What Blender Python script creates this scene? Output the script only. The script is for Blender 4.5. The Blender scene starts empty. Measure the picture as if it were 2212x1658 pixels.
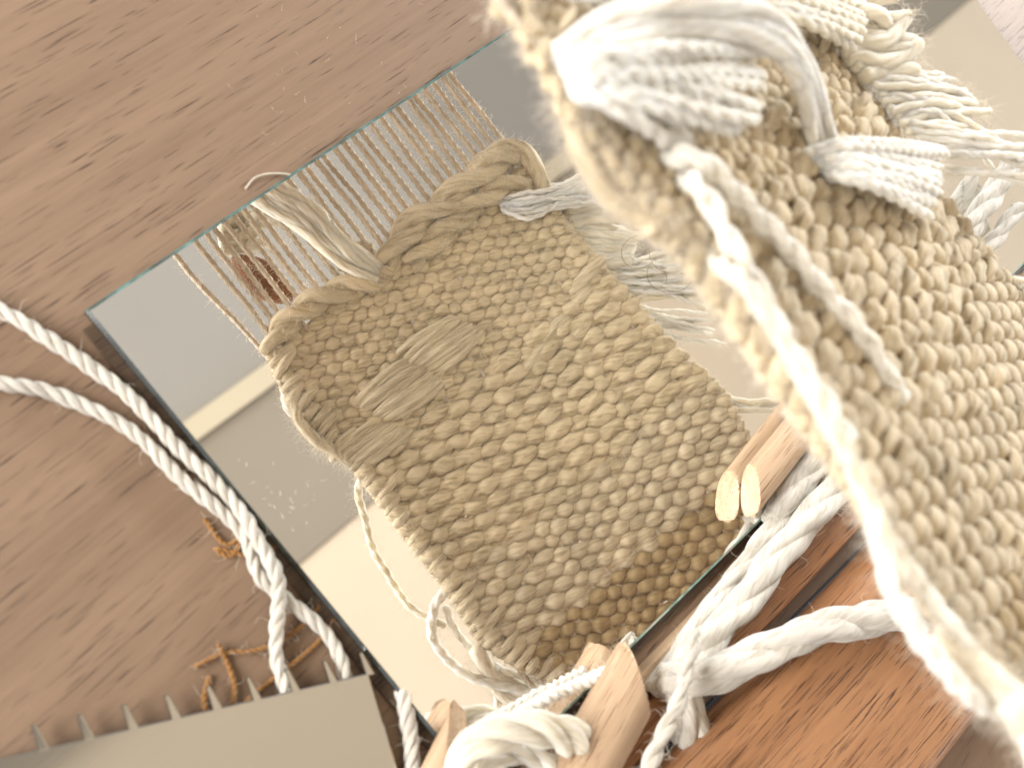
import bpy, math, random
import numpy as np
from mathutils import Matrix, Vector

random.seed(7)
rng = np.random.default_rng(7)
scene = bpy.context.scene
COL = scene.collection

# ------------------------------------------------------------------ camera
CAM_R = np.array([[0.6807235, 0.5724887, -0.4570254],
                  [-0.6162874, 0.7848210, 0.0651602],
                  [0.3959866, 0.2373029, 0.8870637]])
CAM_P = np.array([0.0, 0.0, 0.32])
FPX, CX, CY = 2250.0, 1106.0, 829.0          # focal length and centre, for a 2212 px wide picture
cam_d = bpy.data.cameras.new('camera')
cam = bpy.data.objects.new('camera', cam_d)
COL.objects.link(cam)
m4 = Matrix.Identity(4)
for i in range(3):
    for j in range(3):
        m4[i][j] = CAM_R[i, j]
    m4[i][3] = CAM_P[i]
cam.matrix_world = m4
cam_d.sensor_width = 36.0
cam_d.lens = FPX / 2212.0 * 36.0
cam_d.clip_start = 0.01
cam_d.clip_end = 50.0
cam_d.dof.use_dof = True
cam_d.dof.focus_distance = 0.43
cam_d.dof.aperture_fstop = 9.8
scene.camera = cam

# ------------------------------------------------------------------ world, light, exposure
world = bpy.data.worlds.new('World')
scene.world = world
world.use_nodes = True
bg = world.node_tree.nodes['Background']
bg.inputs['Color'].default_value = (0.95, 0.97, 1.0, 1)
bg.inputs['Strength'].default_value = 0.98


def area(name, loc, target, size, power, color):
    d = bpy.data.lights.new(name, 'AREA')
    d.shape = 'RECTANGLE'
    d.size, d.size_y = size
    d.energy = power
    d.color = color
    o = bpy.data.objects.new(name, d)
    COL.objects.link(o)
    o.location = loc
    o.rotation_euler = (Vector(target) - Vector(loc)).to_track_quat('-Z', 'Y').to_euler()
    return o


area('window_light', (-0.64, 0.62, 0.48), (0.15, 0.0, 0.10), (0.85, 0.52), 23.0, (1.0, 0.975, 0.94))
area('second_window_light', (1.34, 0.06, 0.40), (0.26, 0.0, 0.10), (0.7, 0.24), 20.0, (0.95, 0.98, 1.0))

scene.view_settings.view_transform = 'Standard'
scene.view_settings.look = 'None'
scene.view_settings.exposure = 0.24
scene.view_settings.gamma = 1.0
scene.view_settings.use_curve_mapping = False
scene.render.engine = 'CYCLES'
scene.cycles.use_denoising = True
try:
    scene.cycles.denoiser = 'OPENIMAGEDENOISE'
except Exception:
    pass
scene.cycles.use_adaptive_sampling = True
scene.cycles.adaptive_threshold = 0.02
scene.cycles.max_bounces = 8
scene.cycles.diffuse_bounces = 4
scene.cycles.glossy_bounces = 4
scene.cycles.sample_clamp_indirect = 0.0
scene.cycles.caustics_reflective = True
scene.cycles.blur_glossy = 0.3

# ------------------------------------------------------------------ the planes of the place
# mirror face: z = 0.  The weaving hangs above it in the plane P0 + u*U + s*S;
# N is its normal on the underside, the side the mirror shows.
P0 = np.array([0.147941, 0.053337, 0.140053])
U = np.array([0.9363979, -0.0076319, -0.3508572])
S = np.array([-0.0139585, -0.9997823, -0.0155062])
N = np.array([-0.3506625, 0.0194174, -0.9363006])
FLIP = np.array([1.0, 1.0, -1.0])


def ray(x, y):
    return CAM_R @ np.array([(x - CX) / FPX, -(y - CY) / FPX, -1.0])


def T(x, y, z=0.0):
    """measured spot on the table or mirror, at height z"""
    d = ray(x, y)
    return CAM_P + (z - CAM_P[2]) / d[2] * d


def V(x, y, h=0.0):
    """measured spot on the weaving as the mirror shows it, h in front of its plane"""
    d = ray(x, y) * FLIP
    c = CAM_P * FLIP
    p = P0 + N * h
    return c + ((p - c) @ N) / (d @ N) * d


def A(x, y, h=0.0):
    """measured spot on the upper face of the weaving, h above its plane"""
    d = ray(x, y)
    p = P0 - N * h
    return CAM_P + ((p - CAM_P) @ N) / (d @ N) * d


def W3(u, s, n=0.0):
    return P0 + u * U + s * S + n * N


# ------------------------------------------------------------------ mesh helpers
class MB:
    def __init__(self):
        self.v, self.q, self.t, self.qu, self.tu, self.n = [], [], [], [], [], 0

    def add(self, v, q, qu, t=None, tu=None):
        self.v.append(v)
        if len(q):
            self.q.append(q + self.n)
            self.qu.append(qu)
        if t is not None and len(t):
            self.t.append(t + self.n)
            self.tu.append(tu)
        self.n += len(v)
        return self

    def mesh(self, name, smooth=True):
        v = np.concatenate(self.v)
        q = np.concatenate(self.q) if self.q else np.zeros((0, 4), int)
        t = np.concatenate(self.t) if self.t else np.zeros((0, 3), int)
        qu = np.concatenate(self.qu) if self.qu else np.zeros((0, 4, 2))
        tu = np.concatenate(self.tu) if self.tu else np.zeros((0, 3, 2))
        me = bpy.data.meshes.new(name)
        me.vertices.add(len(v))
        me.vertices.foreach_set('co', v.astype(np.float32).ravel())
        idx = np.concatenate([q.ravel(), t.ravel()]).astype(np.int32)
        me.loops.add(len(idx))
        me.loops.foreach_set('vertex_index', idx)
        st = np.concatenate([np.arange(len(q)) * 4, len(q) * 4 + np.arange(len(t)) * 3]).astype(np.int32)
        me.polygons.add(len(st))
        me.polygons.foreach_set('loop_start', st)
        me.polygons.foreach_set('use_smooth', np.full(len(st), smooth, dtype=bool))
        uv = me.uv_layers.new(name='UVMap')
        uv.uv.foreach_set('vector', np.concatenate([qu.reshape(-1, 2), tu.reshape(-1, 2)]).astype(np.float32).ravel())
        me.update(calc_edges=True)
        return me


def link(name, me, mat=None, parent=None):
    o = bpy.data.objects.new(name, me)
    COL.objects.link(o)
    if me is not None and mat is not None:
        me.materials.append(mat)
    if parent is not None:
        o.parent = parent
        o.matrix_parent_inverse = Matrix.Translation(-parent.location)
    return o


def tag(o, label, cat, group=None, kind=None):
    if label:
        o['label'] = label
    if cat:
        o['category'] = cat
    if group:
        o['group'] = group
    if kind:
        o['kind'] = kind
    return o


def empty(name, loc, label, cat, group=None):
    o = bpy.data.objects.new(name, None)
    o.location = tuple(float(c) for c in loc)
    o.empty_display_size = 0.02
    COL.objects.link(o)
    return tag(o, label, cat, group)


def unit(a):
    return a / np.maximum(np.linalg.norm(a, axis=-1, keepdims=True), 1e-12)


def spline(pts, step=0.001):
    """Catmull-Rom through pts, resampled evenly"""
    p = np.array(pts, float)
    p = np.vstack([2 * p[0] - p[1], p, 2 * p[-1] - p[-2]])
    out = []
    for i in range(1, len(p) - 2):
        t = np.linspace(0, 1, 24, endpoint=False)[:, None]
        a, b, c, d = p[i - 1], p[i], p[i + 1], p[i + 2]
        out.append(0.5 * (2 * b + (c - a) * t + (2 * a - 5 * b + 4 * c - d) * t ** 2 + (-a + 3 * b - 3 * c + d) * t ** 3))
    out.append(p[-2][None])
    q = np.vstack(out)
    L = np.concatenate([[0], np.cumsum(np.linalg.norm(np.diff(q, axis=0), axis=1))])
    n = max(4, int(L[-1] / step) + 1)
    s = np.linspace(0, L[-1], n)
    return np.stack([np.interp(s, L, q[:, k]) for k in range(3)], 1)


def wander(path, amp, wl, seed=None):
    """low-frequency sideways drift so that no yarn runs like a ruler"""
    g = np.random.default_rng(seed if seed is not None else int(rng.integers(1 << 30)))
    L = np.concatenate([[0], np.cumsum(np.linalg.norm(np.diff(path, axis=0), axis=1))])
    out = path.copy()
    for k in range(3):
        for h in (1.0, 2.3, 4.1):
            out[:, k] += amp / h * np.sin(2 * math.pi * L / wl * h + g.uniform(0, 6.28)) * g.uniform(.5, 1)
    return out


def tube(mb, path, r1, r2=None, n=10, ply=0, amp=0.0, pitch=0.01, up=None, ph=0.0, cap=True):
    P = np.asarray(path, float)
    m = len(P)
    r1 = np.broadcast_to(np.asarray(r1, float), (m,))
    r2 = r1 if r2 is None else np.broadcast_to(np.asarray(r2, float), (m,))
    t = unit(np.gradient(P, axis=0))
    if up is not None:
        e1 = unit(up - (t @ up)[:, None] * t)
    else:
        e = np.array([0.3, 0.2, 0.93])
        if abs(e @ t[0]) > .9:
            e = np.array([1.0, 0, 0])
        e1 = np.empty_like(P)
        c = e
        for i in range(m):
            c = c - (c @ t[i]) * t[i]
            c = c / max(np.linalg.norm(c), 1e-9)
            e1[i] = c
    e2 = np.cross(t, e1)
    L = np.concatenate([[0], np.cumsum(np.linalg.norm(np.diff(P, axis=0), axis=1))])
    th = np.arange(n) * 2 * math.pi / n
    rad = 1.0
    if ply:
        a = ply * th[None] - 2 * math.pi * L[:, None] / pitch * 1.0 + ph
        rad = 1 + amp * (np.abs(np.cos(a / 2)) * 2 - 1.27)
    X = P[:, None] + (r1[:, None] * rad * np.cos(th))[..., None] * e1[:, None] + (r2[:, None] * rad * np.sin(th))[..., None] * e2[:, None]
    v = X.reshape(-1, 3)
    i = np.arange(m - 1)[:, None]
    j = np.arange(n)[None]
    jn = (j + 1) % n
    q = np.stack([i * n + j, i * n + jn, (i + 1) * n + jn, (i + 1) * n + j], -1).reshape(-1, 4)
    u0, u1 = np.broadcast_to(L[:-1][:, None], (m - 1, n)), np.broadcast_to(L[1:][:, None], (m - 1, n))
    v0, v1 = np.broadcast_to(j / n, (m - 1, n)), np.broadcast_to((j + 1) / n, (m - 1, n))
    qu = np.stack([np.stack([u0, v0], -1), np.stack([u0, v1], -1), np.stack([u1, v1], -1), np.stack([u1, v0], -1)], 2).reshape(-1, 4, 2) * np.array([100., 1.])
    tt = tu = None
    if cap:
        a, b = m * n, m * n + 1
        v = np.vstack([v, P[0] - t[0] * r1[0] * .5, P[-1] + t[-1] * r1[-1] * .5])
        k = np.arange(n)
        kn = (k + 1) % n
        tt = np.concatenate([np.stack([np.full(n, a), kn, k], 1), np.stack([np.full(n, b), (m - 1) * n + k, (m - 1) * n + kn], 1)])
        tu = np.zeros((2 * n, 3, 2))
        tu[:, :, 1] = np.tile(k / n, 2)[:, None]
        tu[:, :, 0] = np.repeat([0, L[-1] * 100], n)[:, None]
    mb.add(v, q, qu, tt, tu)
    return v[:m * n]


def hairs(mb, roots, dirs, length, r=0.00005, curl=0.6, seg=4):
    """many fine loose fibres, each a thin three-sided strand"""
    K = len(roots)
    if not K:
        return
    l = length * rng.uniform(.4, 1.3, K)
    d = unit(dirs)
    b = unit(np.cross(d, rng.normal(size=(K, 3))))
    c = unit(np.cross(d, b))
    w = rng.uniform(-1, 1, K) * curl * 2.2
    w2 = rng.uniform(-1, 1, K) * curl * 1.6
    t = np.linspace(0, 1, seg + 1)
    P = roots[:, None] + l[:, None, None] * (t[None, :, None] * d[:, None] + (w[:, None] * t ** 2)[..., None] * b[:, None]
                                             + (w2[:, None] * np.sin(t * 3.0) * t)[..., None] * c[:, None])
    tg = unit(np.gradient(P, axis=1))
    e1 = unit(np.cross(tg, c[:, None] + .01))
    e2 = np.cross(tg, e1)
    rr = r * np.linspace(1, .35, seg + 1)[None, :, None]
    X = np.stack([P + rr * (math.cos(a) * e1 + math.sin(a) * e2) for a in (0, 2.094, 4.189)], 2)   # K, seg+1, 3, 3
    base = np.arange(K)[:, None, None] * (seg + 1) * 3
    i = np.arange(seg)[None, :, None]
    j = np.arange(3)[None, None]
    q = np.stack([base + i * 3 + j, base + i * 3 + (j + 1) % 3, base + (i + 1) * 3 + (j + 1) % 3, base + (i + 1) * 3 + j], -1).reshape(-1, 4)
    mb.add(X.reshape(-1, 3), q, np.zeros((len(q), 4, 2)))


def fuzz_of(v, centre_path, n, length, mb, curl=.6, r=0.00005):
    """n fibres standing out of a yarn's surface"""
    k = rng.integers(0, len(v), n)
    m = len(centre_path)
    per = len(v) // m
    d = v[k] - centre_path[np.minimum(k // per, m - 1)]
    d = unit(d) + rng.normal(size=(n, 3)) * .55
    hairs(mb, v[k], d, length, r, curl)


def box_mesh(name, corners_top, z0, z1, bevel=0.0, seg=2):
    """prism over a polygon (list of xy), bevelled"""
    import bmesh
    bm = bmesh.new()
    lo = [bm.verts.new((p[0], p[1], z0)) for p in corners_top]
    hi = [bm.verts.new((p[0], p[1], z1)) for p in corners_top]
    n = len(lo)
    bm.faces.new(lo[::-1])
    bm.faces.new(hi)
    for i in range(n):
        bm.faces.new((lo[i], lo[(i + 1) % n], hi[(i + 1) % n], hi[i]))
    bmesh.ops.recalc_face_normals(bm, faces=bm.faces)
    if bevel:
        bmesh.ops.bevel(bm, geom=list(bm.edges), offset=bevel, segments=seg, affect='EDGES', profile=.6)
    me = bpy.data.meshes.new(name)
    bm.to_mesh(me)
    bm.free()
    return me


# ------------------------------------------------------------------ materials
def new_mat(name):
    m = bpy.data.materials.new(name)
    m.use_nodes = True
    nt = m.node_tree
    for n in list(nt.nodes):
        nt.nodes.remove(n)
    out = nt.nodes.new('ShaderNodeOutputMaterial')
    return m, nt, out


def nd(nt, typ, **kw):
    n = nt.nodes.new('ShaderNode' + typ)
    for k, v in kw.items():
        setattr(n, k, v)
    return n


def setin(n, **kw):
    for k, v in kw.items():
        n.inputs[k.replace('_', ' ')].default_value = v
    return n


def ramp(nt, stops):
    r = nd(nt, 'ValToRGB')
    el = r.color_ramp.elements
    el[0].position, el[0].color = stops[0][0], stops[0][1]
    el[1].position, el[1].color = stops[-1][0], stops[-1][1]
    for p, c in stops[1:-1]:
        e = el.new(p)
        e.color = c
    return r


def g4(x):
    return (x, x, x, 1)


def yarn_mat(name, col, twist=3.0, streak=26.0, bump=.5, trans=.22, var=.12, sheen=.35, dark=.72, sss=0.0):
    """spun fibre: streaks that run along the twist, soft sheen, some light passing through"""
    m, nt, out = new_mat(name)
    L = nt.links
    uv = nd(nt, 'UVMap', uv_map='UVMap')
    sx = nd(nt, 'SeparateXYZ')
    L.new(uv.outputs['UV'], sx.inputs[0])
    mu = nd(nt, 'Math', operation='MULTIPLY_ADD')          # v + u*twist
    L.new(sx.outputs[0], mu.inputs[0])
    mu.inputs[1].default_value = twist * .1
    L.new(sx.outputs[1], mu.inputs[2])
    cx_ = nd(nt, 'CombineXYZ')
    L.new(mu.outputs[0], cx_.inputs[0])
    ul = nd(nt, 'Math', operation='MULTIPLY')
    L.new(sx.outputs[0], ul.inputs[0])
    ul.inputs[1].default_value = .07
    L.new(ul.outputs[0], cx_.inputs[1])
    oi = nd(nt, 'ObjectInfo')
    rm = nd(nt, 'Math', operation='MULTIPLY')
    L.new(oi.outputs['Random'], rm.inputs[0])
    rm.inputs[1].default_value = 37.0
    L.new(rm.outputs[0], cx_.inputs[2])
    no = nd(nt, 'TexNoise')
    setin(no, Scale=streak, Detail=3.0, Roughness=.6)
    L.new(cx_.outputs[0], no.inputs['Vector'])
    geo = nd(nt, 'TexCoord')
    n2 = nd(nt, 'TexNoise')
    setin(n2, Scale=55.0, Detail=2.0)
    L.new(geo.outputs['Object'], n2.inputs['Vector'])
    c = np.array(col)
    lo = tuple(c * np.array([dark, dark * .95, dark * .86])) + (1,)
    hi = tuple(np.minimum(c * 1.06, .92)) + (1,)
    r = ramp(nt, [(.3, lo), (.52, tuple(col) + (1,)), (.75, hi)])
    L.new(no.outputs['Fac'], r.inputs[0])
    hs = nd(nt, 'HueSaturation')
    L.new(r.outputs[0], hs.inputs['Color'])
    mr = nd(nt, 'MapRange')
    setin(mr, From_Min=.3, From_Max=.7, To_Min=1 - var, To_Max=1 + var * .6)
    L.new(n2.outputs['Fac'], mr.inputs['Value'])
    mv = nd(nt, 'Math', operation='MULTIPLY')
    ms = nd(nt, 'MapRange')
    setin(ms, From_Min=0., From_Max=1., To_Min=1 - var * .6, To_Max=1 + var * .4)
    L.new(oi.outputs['Random'], ms.inputs['Value'])
    L.new(mr.outputs[0], mv.inputs[0])
    L.new(ms.outputs[0], mv.inputs[1])
    L.new(mv.outputs[0], hs.inputs['Value'])
    bp = nd(nt, 'Bump')
    setin(bp, Strength=bump, Distance=.0006)
    L.new(no.outputs['Fac'], bp.inputs['Height'])
    p = nd(nt, 'BsdfPrincipled')
    setin(p, Roughness=.92)
    p.inputs['Specular IOR Level'].default_value = .15
    p.inputs['Sheen Weight'].default_value = sheen
    p.inputs['Sheen Roughness'].default_value = .6
    L.new(hs.outputs[0], p.inputs['Base Color'])
    L.new(bp.outputs[0], p.inputs['Normal'])
    if sss:
        p.inputs['Subsurface Weight'].default_value = 1.0
        p.inputs['Subsurface Radius'].default_value = (1.0, .93, .8)
        p.inputs['Subsurface Scale'].default_value = sss
    tr = nd(nt, 'BsdfTranslucent')
    L.new(hs.outputs[0], tr.inputs['Color'])
    L.new(bp.outputs[0], tr.inputs['Normal'])
    mx = nd(nt, 'MixShader')
    mx.inputs[0].default_value = trans
    L.new(p.outputs[0], mx.inputs[1])
    L.new(tr.outputs[0], mx.inputs[2])
    L.new(mx.outputs[0], out.inputs[0])
    return m


def wood_mat(name, light, dark, pore, rot=0.0, pore_amt=.62, rough=.55, ring=14., scale=1.0, coat=0.0, plane='XY', axis=0):
    """long-grained timber with short dark pores; grain runs along local X turned by rot"""
    m, nt, out = new_mat(name)
    L = nt.links
    tc = nd(nt, 'TexCoord')
    mp = nd(nt, 'Mapping')
    mp.inputs['Rotation'].default_value = (0, 0, rot) if not isinstance(rot, tuple) else rot
    L.new(tc.outputs['Object'], mp.inputs[0])

    def noise(sc, detail=3., rough_=.55, dist=0.):
        mm = nd(nt, 'Mapping')
        mm.inputs['Scale'].default_value = tuple(x * scale for x in sc)
        L.new(mp.outputs[0], mm.inputs[0])
        n_ = nd(nt, 'TexNoise')
        setin(n_, Scale=1.0, Detail=detail, Roughness=rough_, Distortion=dist)
        L.new(mm.outputs[0], n_.inputs['Vector'])
        return n_
    broad = noise((3, ring * 3, ring * 3), 4., .6, .4)
    fine = noise((14, 420, 420), 3., .65)
    pores = noise((62, 2100, 2100), 1.0, .5)
    where = noise((9, 60, 60), 2., .5)
    r = ramp(nt, [(.32, tuple(dark) + (1,)), (.68, tuple(light) + (1,))])
    mixf = nd(nt, 'Math', operation='MULTIPLY_ADD')
    L.new(fine.outputs['Fac'], mixf.inputs[0])
    mixf.inputs[1].default_value = .45
    add = nd(nt, 'Math', operation='MULTIPLY_ADD')
    L.new(broad.outputs['Fac'], add.inputs[0])
    add.inputs[1].default_value = .75
    add.inputs[2].default_value = -.1
    L.new(add.outputs[0], mixf.inputs[2])
    L.new(mixf.outputs[0], r.inputs[0])
    th = nd(nt, 'Math', operation='MULTIPLY_ADD')
    L.new(where.outputs['Fac'], th.inputs[0])
    th.inputs[1].default_value = .14
    L.new(pores.outputs['Fac'], th.inputs[2])
    pr = ramp(nt, [(pore_amt + .04, g4(0)), (pore_amt + .10, g4(1))])
    L.new(th.outputs[0], pr.inputs[0])
    mx = nd(nt, 'Mix', data_type='RGBA')
    L.new(pr.outputs[0], mx.inputs['Factor'])
    L.new(r.outputs[0], mx.inputs[6])
    mx.inputs[7].default_value = tuple(pore) + (1,)
    p = nd(nt, 'BsdfPrincipled')
    setin(p, Roughness=rough)
    p.inputs['Coat Weight'].default_value = coat
    p.inputs['Specular IOR Level'].default_value = .35
    L.new(mx.outputs[2], p.inputs['Base Color'])
    bp = nd(nt, 'Bump')
    setin(bp, Strength=.35, Distance=.0004)
    bp.invert = True
    sm = nd(nt, 'Math', operation='MULTIPLY_ADD')
    L.new(fine.outputs['Fac'], sm.inputs[0])
    sm.inputs[1].default_value = -.5
    L.new(pr.outputs[0], sm.inputs[2])
    L.new(sm.outputs[0], bp.inputs['Height'])
    L.new(bp.outputs[0], p.inputs['Normal'])
    L.new(p.outputs[0], out.inputs[0])
    return m


def paint_mat(name, col, rough=.8, var=.05, sc=3.0):
    m, nt, out = new_mat(name)
    L = nt.links
    tc = nd(nt, 'TexCoord')
    no = nd(nt, 'TexNoise')
    setin(no, Scale=sc, Detail=4.)
    L.new(tc.outputs['Object'], no.inputs['Vector'])
    c = np.array(col)
    r = ramp(nt, [(.3, tuple(c * (1 - var)) + (1,)), (.7, tuple(c * (1 + var)) + (1,))])
    L.new(no.outputs['Fac'], r.inputs[0])
    p = nd(nt, 'BsdfPrincipled')
    setin(p, Roughness=rough)
    L.new(r.outputs[0], p.inputs['Base Color'])
    L.new(p.outputs[0], out.inputs[0])
    return m


WOOL = yarn_mat('cream_wool', (.74, .61, .405), twist=2.5, streak=9., bump=.9, dark=.6)
WOOL_ROV = yarn_mat('cream_roving', (.74, .62, .43), twist=1.2, streak=11., bump=.9, dark=.62)
WOOL_COT = yarn_mat('tan_wool', (.52, .385, .21), twist=2.0, streak=8., bump=.6, dark=.72)
WHITE = yarn_mat('white_wool', (.86, .83, .76), twist=3.0, streak=8., bump=.7, trans=.12, sss=.0025)
CREAMW = yarn_mat('ivory_wool', (.83, .77, .64), twist=1.5, streak=11., bump=.8, trans=.12, sss=.003)
COTTON = yarn_mat('white_cotton', (.64, .60, .53), twist=2.0, streak=12., bump=.9, trans=.12, dark=.66)
WARP = yarn_mat('warp_cotton', (.74, .63, .49), twist=5.0, streak=14., bump=.5, trans=.2)
AMBER = yarn_mat('amber_yarn', (.33, .15, .03), twist=4.0, streak=14., bump=.5, trans=.1)
FUZZ = yarn_mat('wool_fibre', (.88, .82, .72), bump=0., trans=.45, sheen=0.)
FUZZ_D = yarn_mat('brown_fibre', (.30, .20, .11), bump=0., trans=.2, sheen=0.)
TABLE = wood_mat('table_wood', (.245, .163, .108), (.175, .113, .073), (.062, .035, .023), rot=math.radians(-3), pore_amt=.685)
PALEWOOD = wood_mat('pale_dowel_wood', (.58, .42, .28), (.36, .235, .14), (.17, .09, .05), pore_amt=.67)
REDWOOD = wood_mat('red_brown_wood', (.42, .215, .105), (.24, .11, .05), (.07, .028, .014), coat=.25, rough=.35)
SHUTW = wood_mat('shuttle_wood', (.30, .15, .08), (.20, .095, .05), (.05, .02, .012), rough=.4, pore_amt=.8)
SHADEWOOD = wood_mat('shade_board', (.10, .065, .04), (.05, .03, .018), (.02, .01, .006))  # shadow beside the mirror put into the board's dark colour
SLATE = paint_mat('slate_grey', (.055, .058, .066), .6, .15, 40)
GREYP = paint_mat('grey_paint', (.325, .305, .27), .9)
TAUPEP = paint_mat('taupe_paint', (.30, .258, .20), .9)
TANP = paint_mat('tan_paint', (.72, .60, .445), .9)
TRIMP = paint_mat('cream_paint', (.56, .48, .34), .7)

# mirror: silvered face, green glass rim
m_, nt_, o_ = new_mat('mirror_silver')
p_ = nd(nt_, 'BsdfPrincipled')
setin(p_, Metallic=1.0, Roughness=0.0)
p_.inputs['Base Color'].default_value = (.93, .925, .90, 1)
nt_.links.new(p_.outputs[0], o_.inputs[0])
MIRROR = m_


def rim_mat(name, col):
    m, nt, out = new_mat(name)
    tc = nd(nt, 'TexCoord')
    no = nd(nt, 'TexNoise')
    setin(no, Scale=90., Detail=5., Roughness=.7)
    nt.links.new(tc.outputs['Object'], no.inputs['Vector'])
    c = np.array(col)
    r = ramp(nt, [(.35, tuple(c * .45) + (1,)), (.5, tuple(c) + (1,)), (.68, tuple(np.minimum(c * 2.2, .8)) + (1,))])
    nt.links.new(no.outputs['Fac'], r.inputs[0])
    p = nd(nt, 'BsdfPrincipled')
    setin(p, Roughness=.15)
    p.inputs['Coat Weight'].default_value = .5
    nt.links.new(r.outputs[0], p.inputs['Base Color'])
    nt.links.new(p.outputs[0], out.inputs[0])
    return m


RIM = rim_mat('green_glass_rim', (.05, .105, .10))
RIM_LIT = rim_mat('lit_glass_rim', (.42, .82, .82))  # same glass, light coming through it put into the pale cyan
RIM_SHADE = rim_mat('shade_glass_rim', (.022, .026, .022))  # same glass, coloured dark for the shadow line at this edge
m_, nt_, o_ = new_mat('brushed_steel')
L_ = nt_.links
tc_ = nd(nt_, 'TexCoord')
no_ = nd(nt_, 'TexNoise')
setin(no_, Scale=1., Detail=3.)
mp_ = nd(nt_, 'Mapping')
mp_.inputs['Rotation'].default_value = (0, 0, .75)
mp_.inputs['Scale'].default_value = (40., 1400., 40.)
L_.new(tc_.outputs['Object'], mp_.inputs[0])
L_.new(mp_.outputs[0], no_.inputs['Vector'])
mr_ = nd(nt_, 'MapRange')
setin(mr_, To_Min=.05, To_Max=.16)
L_.new(no_.outputs['Fac'], mr_.inputs['Value'])
p_ = nd(nt_, 'BsdfPrincipled')
setin(p_, Metallic=1.0)
p_.inputs['Base Color'].default_value = (.48, .48, .465, 1)
L_.new(mr_.outputs[0], p_.inputs['Roughness'])
L_.new(p_.outputs[0], o_.inputs[0])
STEEL = m_

# ------------------------------------------------------------------ setting: table, ceiling seen in the mirror
TZ = -0.0045
tb = link('table', box_mesh('table', [(-1.0, -1.0), (1.4, -1.0), (1.4, .9), (-1.0, .9)], TZ - .03, TZ), TABLE)
tag(tb, 'pinkish brown wooden table top under the mirror', None, kind='structure')

ZC = 1.25


def sheet(name, x0, x1, y0, y1, z0, z1, mat):
    o = link(name, box_mesh(name, [(x0, y0), (x1, y0), (x1, y1), (x0, y1)], z0, z1), mat)
    return tag(o, None, None, kind='structure')


sheet('ceiling', -1.5, 4.0, .155, 2.2, ZC, ZC + .04, GREYP)
sheet('ceiling_beam', -1.5, 4.0, -.115, .118, ZC - .004, ZC + .05, TAUPEP)
sheet('ceiling_trim', -1.5, 4.0, .12, .153, ZC - .018, ZC + .03, TRIMP)
sheet('ceiling_panel', -1.5, 4.0, -2.4, -.117, ZC + .002, ZC + .06, TANP)

# ------------------------------------------------------------------ mirror
mp_tl, mp_bl = T(183, 669), T(1042, 1714)


def along(a, b, x):
    return a + (b - a) * (x - a[0]) / (b[0] - a[0])


mp_tr = along(T(484, 470), T(1100, 62), .50)
mp_br = along(T(1200, 1560), T(1620, 1150), .50)
quad = np.array([mp_bl, mp_br, mp_tr, mp_tl])
mir = empty('mirror', (quad[0][0], quad[0][1], TZ), 'rectangular frameless mirror with green glass rim lying on the table, reflecting the weaving', 'mirror')


def inset(q, d):
    c = []
    n = len(q)
    for i in range(n):
        a, b, e = q[i - 1], q[i], q[(i + 1) % n]
        d1, d2 = unit((b - a)[:2]), unit((e - b)[:2])
        n1, n2 = np.array([-d1[1], d1[0]]), np.array([-d2[1], d2[0]])
        k = (n1 + n2) / (1 + n1 @ n2)
        c.append([b[0] + k[0] * d, b[1] + k[1] * d, b[2]])
    return np.array(c)


inn = inset(quad, .0011)
mb = MB()
mb.add(np.vstack([inn]), np.array([[0, 1, 2, 3]]), np.zeros((1, 4, 2)))
link('silvered_face', mb.mesh('silvered_face', False), MIRROR, mir)
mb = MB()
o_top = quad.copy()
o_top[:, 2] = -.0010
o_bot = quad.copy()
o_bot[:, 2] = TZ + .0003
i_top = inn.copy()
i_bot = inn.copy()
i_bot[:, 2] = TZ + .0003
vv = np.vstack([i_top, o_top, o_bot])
for k, mm in enumerate((RIM_LIT, RIM, RIM, RIM_SHADE)):
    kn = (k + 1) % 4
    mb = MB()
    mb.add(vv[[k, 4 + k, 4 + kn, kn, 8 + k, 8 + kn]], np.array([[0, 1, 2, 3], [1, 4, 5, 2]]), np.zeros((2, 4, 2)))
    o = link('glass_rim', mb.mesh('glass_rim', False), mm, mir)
    o['label'] = ('glass rim coloured pale cyan for light passing through', 'teal glass rim', 'teal glass rim', 'glass rim coloured dark for the shadow line')[k]
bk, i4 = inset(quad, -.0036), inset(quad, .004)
link('backing_shade_board', box_mesh('backing_shade_board', [tuple(bk[0][:2]), tuple(bk[1][:2]), tuple(i4[2][:2]), (bk[3][0], i4[3][1])], TZ + .0001, TZ + .0014, .0003), SHADEWOOD, mir)  # added dark board: mirror thickness plus the shadow line along two edges

# ------------------------------------------------------------------ the weaving
weav = empty('weaving', W3(0, .24), 'cream wool weaving with white tassels stretched on cotton warps above the mirror', 'weaving')
FZ = MB()                                    # its loose fibres
WID, NW = .150, 29
DW = WID / NW
SEND = .262


def uleft(s):
    return np.interp(s, [-.01, .0, .018, .03, .05, .076, .1, .136, .168, .19, .205, .26],
                     [.002, .001, -.003, -.006, -.004, -.001, -.002, -.002, -.005, .002, .010, .016])


def uright(s):
    return np.interp(s, [-.01, .004, .026, .04, .1, .15, .187, .26], [.149, .149, .1475, .148, .1505, .1585, .152, .150])


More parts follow.
